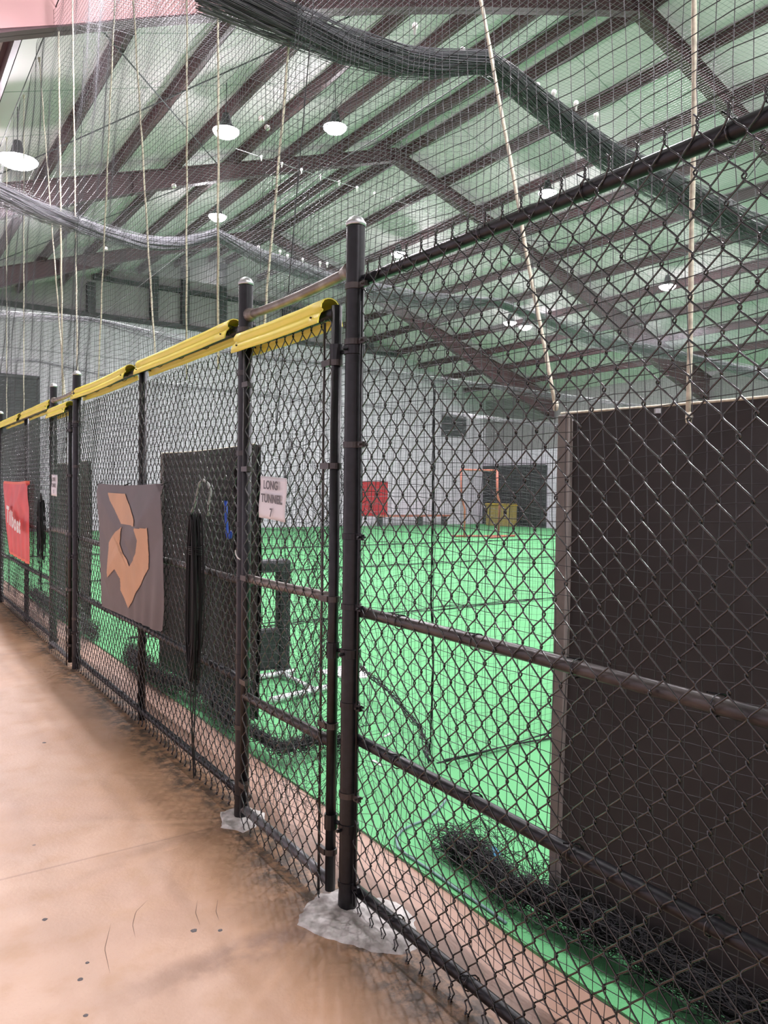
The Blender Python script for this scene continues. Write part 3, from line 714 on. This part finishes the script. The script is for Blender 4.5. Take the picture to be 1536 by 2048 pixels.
scribble([(.50, 7.3, .10), (.40, 6.6, .12), (.42, 6.0, .10), (.50, 5.3, .15), (.45, 4.7, .10)], 70, (.09, .12, .09), .002, 5, net_dark, 'net_strands', root, 2.5, 100)
root = thing('gathered_net_hem', (.5, 10, 0), 'black netting heap behind the red banner', 'net')
scribble([(.42, 12, .1), (.40, 10.5, .12), (.45, 9.3, .12), (.42, 8.3, .1)], 50, (.09, .12, .10), .0025, 6, net_dark, 'net_strands', root, 2.5, 100)
# crumpled door net in the sign gate and its black pull cord
root = thing('crumpled_door_net', (.12, 3.0, 0), 'crumpled loose black netting hanging inside the sign gate', 'net')
def crumple(xc, tc, seed):
    def f(T, Z):
        q = 1-.30*np.exp(-((Z-1.2)/.5)**2)
        t = tc+(T-tc)*q+.05*np.sin(Z*5.2+T*9+seed)+.030*np.sin(Z*14-T*21+seed)+.016*np.sin(Z*37+T*31)
        z = Z+.09*np.sin(T*11+Z*3+seed)+.05*np.sin(T*25-Z*9)+.018*np.sin(T*61+Z*22)
        x = xc+.045*np.sin(T*13+Z*4+seed)+.02*np.sin(T*31-Z*13)
        return stackxyz(x, t, np.maximum(z, .03))
    return f
V, Q = grid_net(2.66, 3.46, .12, 1.95, .045, crumple(.13, 3.05, 0), (1, 0, 0), .0010, .02, .025)
recenter(quads_mesh('net_mesh', V, Q, net_dark, root), root)
V, Q = grid_net(2.72, 3.2, .5, 1.7, .045, crumple(.12, 2.9, 2.1), (1, 0, 0), .0010, .02, .025)
recenter(quads_mesh('loose_fold', V, Q, net_dark, root), root)
root = thing('door_cord', (.10, 2.72, 0), 'thick black cord hanging inside the sign gate beside the tall post', 'rope')
scribble([(.10, 2.70, 2.05), (.10, 2.72, 1.6), (.10, 2.71, 1.2), (.10, 2.72, .8), (.10, 2.73, .42)], 10, (.006, .010, .004), .0028, 9, rope_black, 'cord_strands', root, 2.0, 120)
root = thing('net_corner_cord', (1.1, 3.4, 0), 'black vertical cord at the free corner of the divider net', 'rope')
scribble([(1.0, 3.32, 2.2), (1.02, 3.34, 1.7), (1.05, 3.38, 1.1), (1.1, 3.42, .6), (1.15, 3.5, .1)], 8, (.012, .012, .004), .0022, 10, net_dark, 'cord_strands', root, 2.0, 90)
scribble([(1.15, 3.5, .06), (1.35, 3.85, .12), (1.5, 4.4, .20), (1.60, 4.9, .25), (1.7, 5.3, .28)], 12, (.03, .03, .02), .003, 31, net_dark, 'swagged_edge', root, 2.0, 60)

# ------------------------------------------------------------------ hanging ropes (cream)
ropes = [(1.30, 1.231, 1.83, 'thick cream rope hanging straight down to the top of the nearest tarp', .0068),
         (3.05, 1.702, 1.90, 'slanting cream rope ending at the top left corner of the nearest tarp', .0062),
         (4.57, 4.48, 2.35, 'cream rope just left of the long yellow cap end by the sign gate', .0068),
         (5.10, 5.04, 2.35, 'faint cream rope above the middle of the nearer long yellow cap', .0058),
         (3.00, 3.86, 2.35, 'slanting cream rope between the two posts of the sign gate', .0065),
         (9.20, 8.93, 2.5, 'brightest thick cream rope near the top left', .0095),
         (8.52, 8.22, 2.5, 'cream rope right beside the brightest rope at top left', .0075),
         (6.70, 7.42, 2.5, 'cream rope leaning left above the far yellow caps', .0068),
         (6.60, 5.70, 2.5, 'cream rope leaning right above the gap between yellow caps', .0068),
         (10.33, 8.80, 2.5, 'leftmost slanting cream rope near the big lamp', .0068),
         (11.43, 11.43, 2.6, 'faint cream rope close to the left edge', .006),
         (12.96, 12.96, 2.6, 'faintest cream rope at the very left edge', .006)]
for tt, tb, zb, lab, r in ropes:
    root = thing('hanging_rope', (.235, tt, TOP), lab, 'rope'); n = 60
    P_ = [(.0+.002*math.sin(i*.9), (tb-tt)*(i/n)+.0025*math.sin(i*.31+tt), (zb-TOP)*(i/n)) for i in range(n+1)]
    tube('rope_strand', P_, [r*(1+.10*math.sin(i*2.4)) for i in range(n+1)], rope_mat, root, 7)
    mb = MB(); a = np.linspace(0, 6.6, 14); mb.tube([(.012*math.cos(q), .014*math.sin(q), .004*q-.02) for q in a], r, 6); mb.tube([(0, 0, -.05), (0.006, 0, .0)], r*1.9, 8)
    mb.build('knot', rope_mat, root, True)
    if zb < 2: MB().lathe([(.001, -.018), (.008, -.014), (.010, 0), (.008, .012), (.001, .016)], (0, tb-tt, zb-TOP), 10).build('end_knot', rope_mat, root, True)
for i, (tt, tb, lab) in enumerate(((3.0, 3.75, 'thin black cord leaning behind the sign gate header'), (8.1, 8.7, 'thin black cord slanting down to the narrow far gate'))):
    root = thing('pull_cord', (.26, tt, 6.0), lab, 'cord'); tube('cord_strand', [(0, (tb-tt)*s, -4.2*s) for s in np.linspace(0, 1, 12)], .003, rope_black, root, 5)

# ------------------------------------------------------------------ coiled black rope bundles on the fence
def coil(t, z0, z1, tail, x, label, seed, n=26, wd=.055):
    rg = np.random.default_rng(seed); root = thing('rope_bundle', (x, t, z1), label, 'rope bundle'); parts = []
    for i in range(n):
        s = np.linspace(0, 2*math.pi, 40); w_ = wd*rg.uniform(.35, 1); zb = z0+rg.uniform(0, .3); ph = rg.uniform(-.3, .3)
        y = w_*np.sin(s+ph*.3)*(1-.3*np.cos(s))+rg.uniform(-.012, .012); z = (z1+zb)/2+(z1-zb)/2*np.cos(s)+rg.uniform(-.02, .02)
        parts.append(wires(np.stack([np.full(40, rg.uniform(-.03, .03)), y, z-z1], 1)[None], .0035, 5, (1, 0, 0)))
    V, Q = merge(parts); quads_mesh('coils', V, Q, rope_black, root)
    parts = []
    for i in range(4):
        s = np.linspace(0, 1, 30); parts.append(wires(np.stack([.01*np.sin(s*5+i), .018*np.sin(s*4+i*2)+.008*i-.012, (z0-z1)*.8+s*(tail-z0-(z0-z1)*-.2)*1.0-.0], 1)[None], .0035, 5, (1, 0, 0)))
    V, Q = merge(parts); o = quads_mesh('tail', V, Q, rope_black, root)
    a = np.linspace(0, 2*math.pi*5, 70); P_ = np.stack([.034*np.cos(a), .045*np.sin(a), -.16-a*.0016], 1); V, Q = wires(P_[None], .004, 5, (0, 0, 1)); quads_mesh('wrap', V, Q, rope_black, root)
    return root
b1 = coil(4.08, .55, 1.47, .03, -.05, 'long coiled black rope bundle hanging between brown banner and sign gate', 21, 34, .06)
b2 = coil(8.50, .80, 1.47, .55, -.06, 'coiled black rope bundle hanging beside the red banner', 22, 26, .08)
MB().tube([(0, -.03, 0), (0, -.02, .05), (0, .0, .08), (0, .03, .05), (0, .03, 0)], .007, 6).build('hanging_loop', rope_black, b2, True)
root = thing('rope_loop', (.05, 4.2, 1.5), 'grey looped cord above the long black rope bundle', 'rope')
tube('loop', [(0, .22, -.02), (0, .17, .02), (0, .13, .09), (0, .09, .155), (0, .03, .175), (0, -.05, .15), (0, -.09, .11), (0, -.06, .04), (0, -.05, -.03)], .0075, rope_mat_grey if False else mat('grey_cord', (.33, .34, .31), .7), root, 7)
root = thing('tied_net_bundle', (.045, 3.62, 1.0), 'thick gathered black netting tied behind the post left of the sign gate', 'net')
scribble([(.07, 3.70, 1.86), (.07, 3.77, 1.7), (.08, 3.78, 1.45), (.08, 3.78, 1.2), (.08, 3.74, .9), (.09, 3.70, .5)], 90, (.022, .035, .01), .003, 12, net_dark, 'net_strands', root, 2.0, 90)
root = thing('blue_strap', (.06, 3.90, 1.36), 'blue strap hanging on the inside of the fence left of the sign gate', 'strap')
tube('strap_band', [(0, .02, .205), (0, .015, .12), (0, 0, .03), (0, -.015, .0), (0, -.045, .005), (0, -.055, .04)], .009, blue, root, 6); MB().box(-.01, .01, .005, .033, .20, .225).build('strap_clip', rope_black, root)
root = thing('zip_tie', (-.05, 3.47, 1.29), 'white curled zip tie on the post left of the sign gate', 'zip tie')
tube('zip_tail', [(0, .055, .035), (0, .05, .015), (0, .03, .0), (0, 0, -.006)], .0035, white_ink, root, 6)

# ------------------------------------------------------------------ concrete footings
def footing(t, x, pts, label, h=.014, seed=0):
    root = thing('concrete_footing', (x, t, 0), label, 'concrete footing'); n = len(pts)*12; V, F = [], []
    P_ = []
    for i in range(n):
        f = i/12; a = int(f); s = f-a; p, q = pts[a % len(pts)], pts[(a+1) % len(pts)]
        P_.append(((p[0]*(1-s)+q[0]*s), (p[1]*(1-s)+q[1]*s)))
    cx = sum(p[0] for p in P_)/n; cy = sum(p[1] for p in P_)/n; rings = 22
    for k_ in range(rings+1):
        s = k_/rings
        for i, (a, b) in enumerate(P_):
            j = 1+.05*noise.noise(Vector((a*30, b*30, seed)))+.10*noise.noise(Vector((a*9, b*9, seed+3)))
            xx = cx+(a-cx)*s*j; yy = cy+(b-cy)*s*j
            zz = (h*(1-s**6)+.006*noise.noise(Vector((xx*22, yy*22, 2+seed)))+.004*noise.noise(Vector((xx*60, yy*60, seed)))) if k_ < rings else -.004
            V.append((xx-x, yy-t, zz))
    for k_ in range(rings):
        for i in range(n): F.append((k_*n+i, k_*n+(i+1) % n, (k_+1)*n+(i+1) % n, (k_+1)*n+i))
    mesh_from('footing_slab', V, F, concrete_white, root, True)
footing(2.52, 0, [(-.227, 2.523), (-.14, 2.63), (-.045, 2.675), (.077, 2.64), (.19, 2.45), (.185, 2.30), (.10, 2.17), (.03, 2.14), (-.084, 2.228), (-.17, 2.37)], 'cracked white concrete footing around the tallest gate post', .012, 1)
footing(3.50, 0, [(-.15, 3.45), (-.08, 3.62), (.05, 3.63), (.11, 3.50), (.05, 3.38), (-.08, 3.34)], 'small grey concrete footing at the post left of the sign gate', .006, 2)

# ------------------------------------------------------------------ floor scuffs and debris
scuff = mat('rubber_scuff', (.20, .125, .09), .8)
for (pts, lab) in (([(-.636, 2.991), (-.70, 2.93), (-.735, 2.848), (-.75, 2.76)], 'outer arc scuff on the painted floor'),
                   ([(-.471, 2.886), (-.51, 2.80), (-.525, 2.713)], 'inner arc scuff on the painted floor'),
                   ([(-.40, 2.85), (-.44, 2.77), (-.455, 2.70)], 'innermost arc scuff on the painted floor'),
                   ([(-.80, 2.90), (-.86, 2.75), (-.88, 2.60)], 'faint long arc scuff on the painted floor')):
    pts = np.array(pts); s = np.linspace(0, len(pts)-1, 14); P_ = np.stack([np.interp(s, np.arange(len(pts)), pts[:, k]) for k in (0, 1)]+[np.full(14, .0002)], 1)
    rr = .0015*np.sin(np.linspace(.15, 3.0, 14)); V, Q = wires(P_[None], rr, 5, (0, 0, 1)); V[:, 2] = V[:, 2]*.25+.0002
    tag(quads_mesh('floor_scuff', V, Q, scuff), lab, 'scuff mark')
gum = mat('dark_gum', (.10, .09, .09), .7)
for i, (x, y, s, lab) in enumerate(((-.558, 2.69, .012, 'dark gum spot inside the arc scuffs'), (-.475, 2.64, .009, 'second smaller gum spot right of the first'), (-.997, 2.43, .008, 'gum spot near the bottom left'),
                                    (-1.0, 3.06, .010, 'small dark leaf scrap left on the floor'), (-.93, 2.70, .007, 'tiny dark crumb on the floor, upper'), (-.97, 2.62, .009, 'tiny dark crumb on the floor, lower'), (-.62, 5.2, .012, 'dark scrap far up the walkway'))):
    V, F = [], []
    mb = MB(); mb.lathe([(.001, .0015), (s*.7, .0013), (s, .0)], (x, y, 0.0002), 14); V = [(a+(.3*s*noise.noise(Vector((a*90, b*90, i)))), b*1+.35*s*noise.noise(Vector((b*90, a*90, i))), c) for a, b, c in mb.V]
    tag(mesh_from('floor_spot', V, mb.F, gum), lab, 'gum spot')

# ------------------------------------------------------------------ things inside the tunnels
root = thing('pitching_screen', (1.3, 6.0, .012), 'black padded pitching screen on white pipe feet behind the sign gate', 'pitching screen')
def rbox(mb, *a): return mb.box(*a)
MB().box(-.50, .20, -.06, .06, .90, 1.01).build('top_pad', pad_black, root, bevel=.03)
MB().box(.09, .20, -.06, .06, .02, .95).build('side_pad', pad_black, root, bevel=.03)
MB().box(-.50, -.38, -.06, .06, .02, .95).build('far_side_pad', pad_black, root, bevel=.03)
MB().box(-.42, .12, -.045, .045, .06, .42).build('lower_pad', pad_black, root, bevel=.03)
V, Q = grid_net(-.38, .10, .42, .92, .045, lambda a, b: stackxyz(a, 0*a, b), (0, 1, 0), .0014)
quads_mesh('screen_net', V, Q, net_dark, root)
tube('foot', [(-.35, -.10, .03), (.23, -.06, .03)], .024, white_pipe, root, 10)
tube('foot', [(-.35, -.80, .035), (.24, -.68, .035)], .024, white_pipe, root, 10)
tube('cross_pipe', [(.10, -.03, .035), (.08, -.70, .035)], .020, white_pipe, root, 10)
mb = MB(); P5 = [(0, .22), (.215, .0), (.215, -.215), (-.215, -.215), (-.215, .0)]
a = math.radians(60); pv = [(x*math.cos(a)-y*math.sin(a), x*math.sin(a)+y*math.cos(a)) for x, y in P5]
mb.add([(x, y, 0) for x, y in pv]+[(x, y, .012) for x, y in pv], [(4, 3, 2, 1, 0), (5, 6, 7, 8, 9)]+[(i, (i+1) % 5, 5+(i+1) % 5, 5+i) for i in range(5)])
o = mb.build('home_plate', plate_mat); o.location = (1.93, 5.8, .012); tag(o, 'white home plate on the green turf behind the tall gate post', 'home plate')
# small floor cable loop
o = tube('floor_cable', [(.95, 3.10, .02), (.894, 3.057, .02), (.80, 3.0, .02), (.709, 2.961, .02), (.62, 2.95, .02), (.552, 2.929, .02), (.48, 2.88, .02), (.434, 2.80, .02), (.425, 2.712, .02), (.43, 2.55, .02), (.425, 2.379, .02), (.43, 2.20, .02), (.425, 2.08, .02)], .006, mat('grey_cable', (.12, .20, .20), .6), None, 6); tag(o, 'grey cable curling across the turf by the nearest tunnel edge', 'cable')
o = tube('blue_cord_scrap', [(.58, 2.33, .10), (.60, 2.31, .15), (.59, 2.34, .17), (.57, 2.30, .13)], .006, mat('light_blue_cord', (.10, .35, .55), .6), None, 6); tag(o, 'light blue cord scrap on the bunched netting', 'cord')
for i, (x, y, l) in enumerate(((1.3, 4.15, 'white paper scrap lying on turf near the net corner'), (.95, 3.75, 'thin white splinter on shaded turf'))):
    o = MB().box(-.05, .05, -.008, .008, 0, .004).build('paper_scrap', paper); o.location = (x, y, .014); o.rotation_euler = (0, 0, .5+i); tag(o, l, 'scrap')
# orange-red pipe stand
root = thing('pipe_stand', (17.0, 20.3, .012), 'orange-red pipe frame stand far back on the turf', 'pipe stand')
tube('upright', [(.0, 0, 0), (.05, 0, 1.2), (-.08, 0, 1.5), (-.1, 0, 2.35)], .045, orange_red, root, 8)
tube('upright', [(-1.3, .3, 0), (-1.3, .3, 1.0), (-1.45, .3, 1.4), (-1.5, .3, 2.35)], .035, orange_red, root, 8)
tube('crossbar', [(-1.5, .3, 2.35), (-.1, 0, 2.35)], .035, orange_red, root, 8)
tube('base', [(-1.6, .6, .04), (-.2, .1, .04), (.6, -.2, .04)], .035, orange_red, root, 8)
tube('base', [(-.9, -.6, .04), (.9, .1, .04)], .035, orange_red, root, 8)
o = MB().box(16.7, 18.15, Y1-.04, Y1-.01, .45, 2.0).build('wall_banner', mat('deep_red_cloth', (.45, .02, .03), .6)); tag(o, 'dark red square banner low on the far back wall', 'banner')
o = MB().box(21.2, 22.7, Y1-.06, Y1-.004, 4.25, 5.3).build('window_1', dark_grey); struct(o)
# dark panel and yellow bin by the right wall
root = thing('dark_partition', (23.7, 26.4, 0), 'black partition panel standing by the right wall behind the pipe stand', 'partition')
MB().box(.1, .2, -1.7, 2.5, .013, 2.85).build('panel_sheet', pad_black, root); MB().box(.05, .1, -1.7, 2.5, 2.78, 2.88).build('top_edge', dark_grey, root)
root = thing('equipment_bin', (23.2, 26.9, .012), 'dull yellow equipment bin in front of the black partition', 'bin')
MB().box(-.3, .3, -.75, .75, 0, .95).build('bin_body', olive, root, bevel=.04); MB().box(-.33, .33, -.78, .78, .95, 1.05).build('bin_lid', mat('yellow_lid', (.55, .36, .03), .5), root, bevel=.02)
root = thing('bench', (19.5, 28.3, .012), 'low red-brown bench against the back wall', 'bench')
MB().box(-2.4, 1.6, -.2, .2, .42, .5).build('seat', orange_red, root)
for x in (-2.2, 0, 1.4): MB().box(x-.04, x+.04, -.18, .18, 0, .42).build('leg', dark_grey, root)

# baseballs caught in the roof nets
for i, (x, y, z, lab) in enumerate(((2.476, 8.77, 6.13, 'upper of two baseballs resting on the roof net near the lamps'), (2.63, 8.93, 6.13, 'lower of two baseballs resting on the roof net near the lamps'),
                              (2.27, 11.38, 6.10, 'lone baseball caught in the net above the far yellow caps'), (2.22, 15.1, 6.10, 'tiny baseball in the net over the left swag'))):
    root = thing('baseball', (x, y, z), lab, 'baseball'); n = 14
    MB().lathe([(.036*math.sin(math.pi*j/n)+1e-4, -.036*math.cos(math.pi*j/n)) for j in range(n+1)], n=20).build('ball', ball_mat, root, True)
    a = np.linspace(0, 2*math.pi, 40); d = np.stack([np.cos(a)+.4*np.cos(3*a), np.sin(a)-.4*np.sin(3*a), 1.1*np.sin(2*a)], 1); d = d/np.linalg.norm(d, axis=1, keepdims=True)*.0362
    V, Q = wires(d[None], .0014, 4, (0, 0, 1)); quads_mesh('stitching', V, Q, stitch_mat, root)
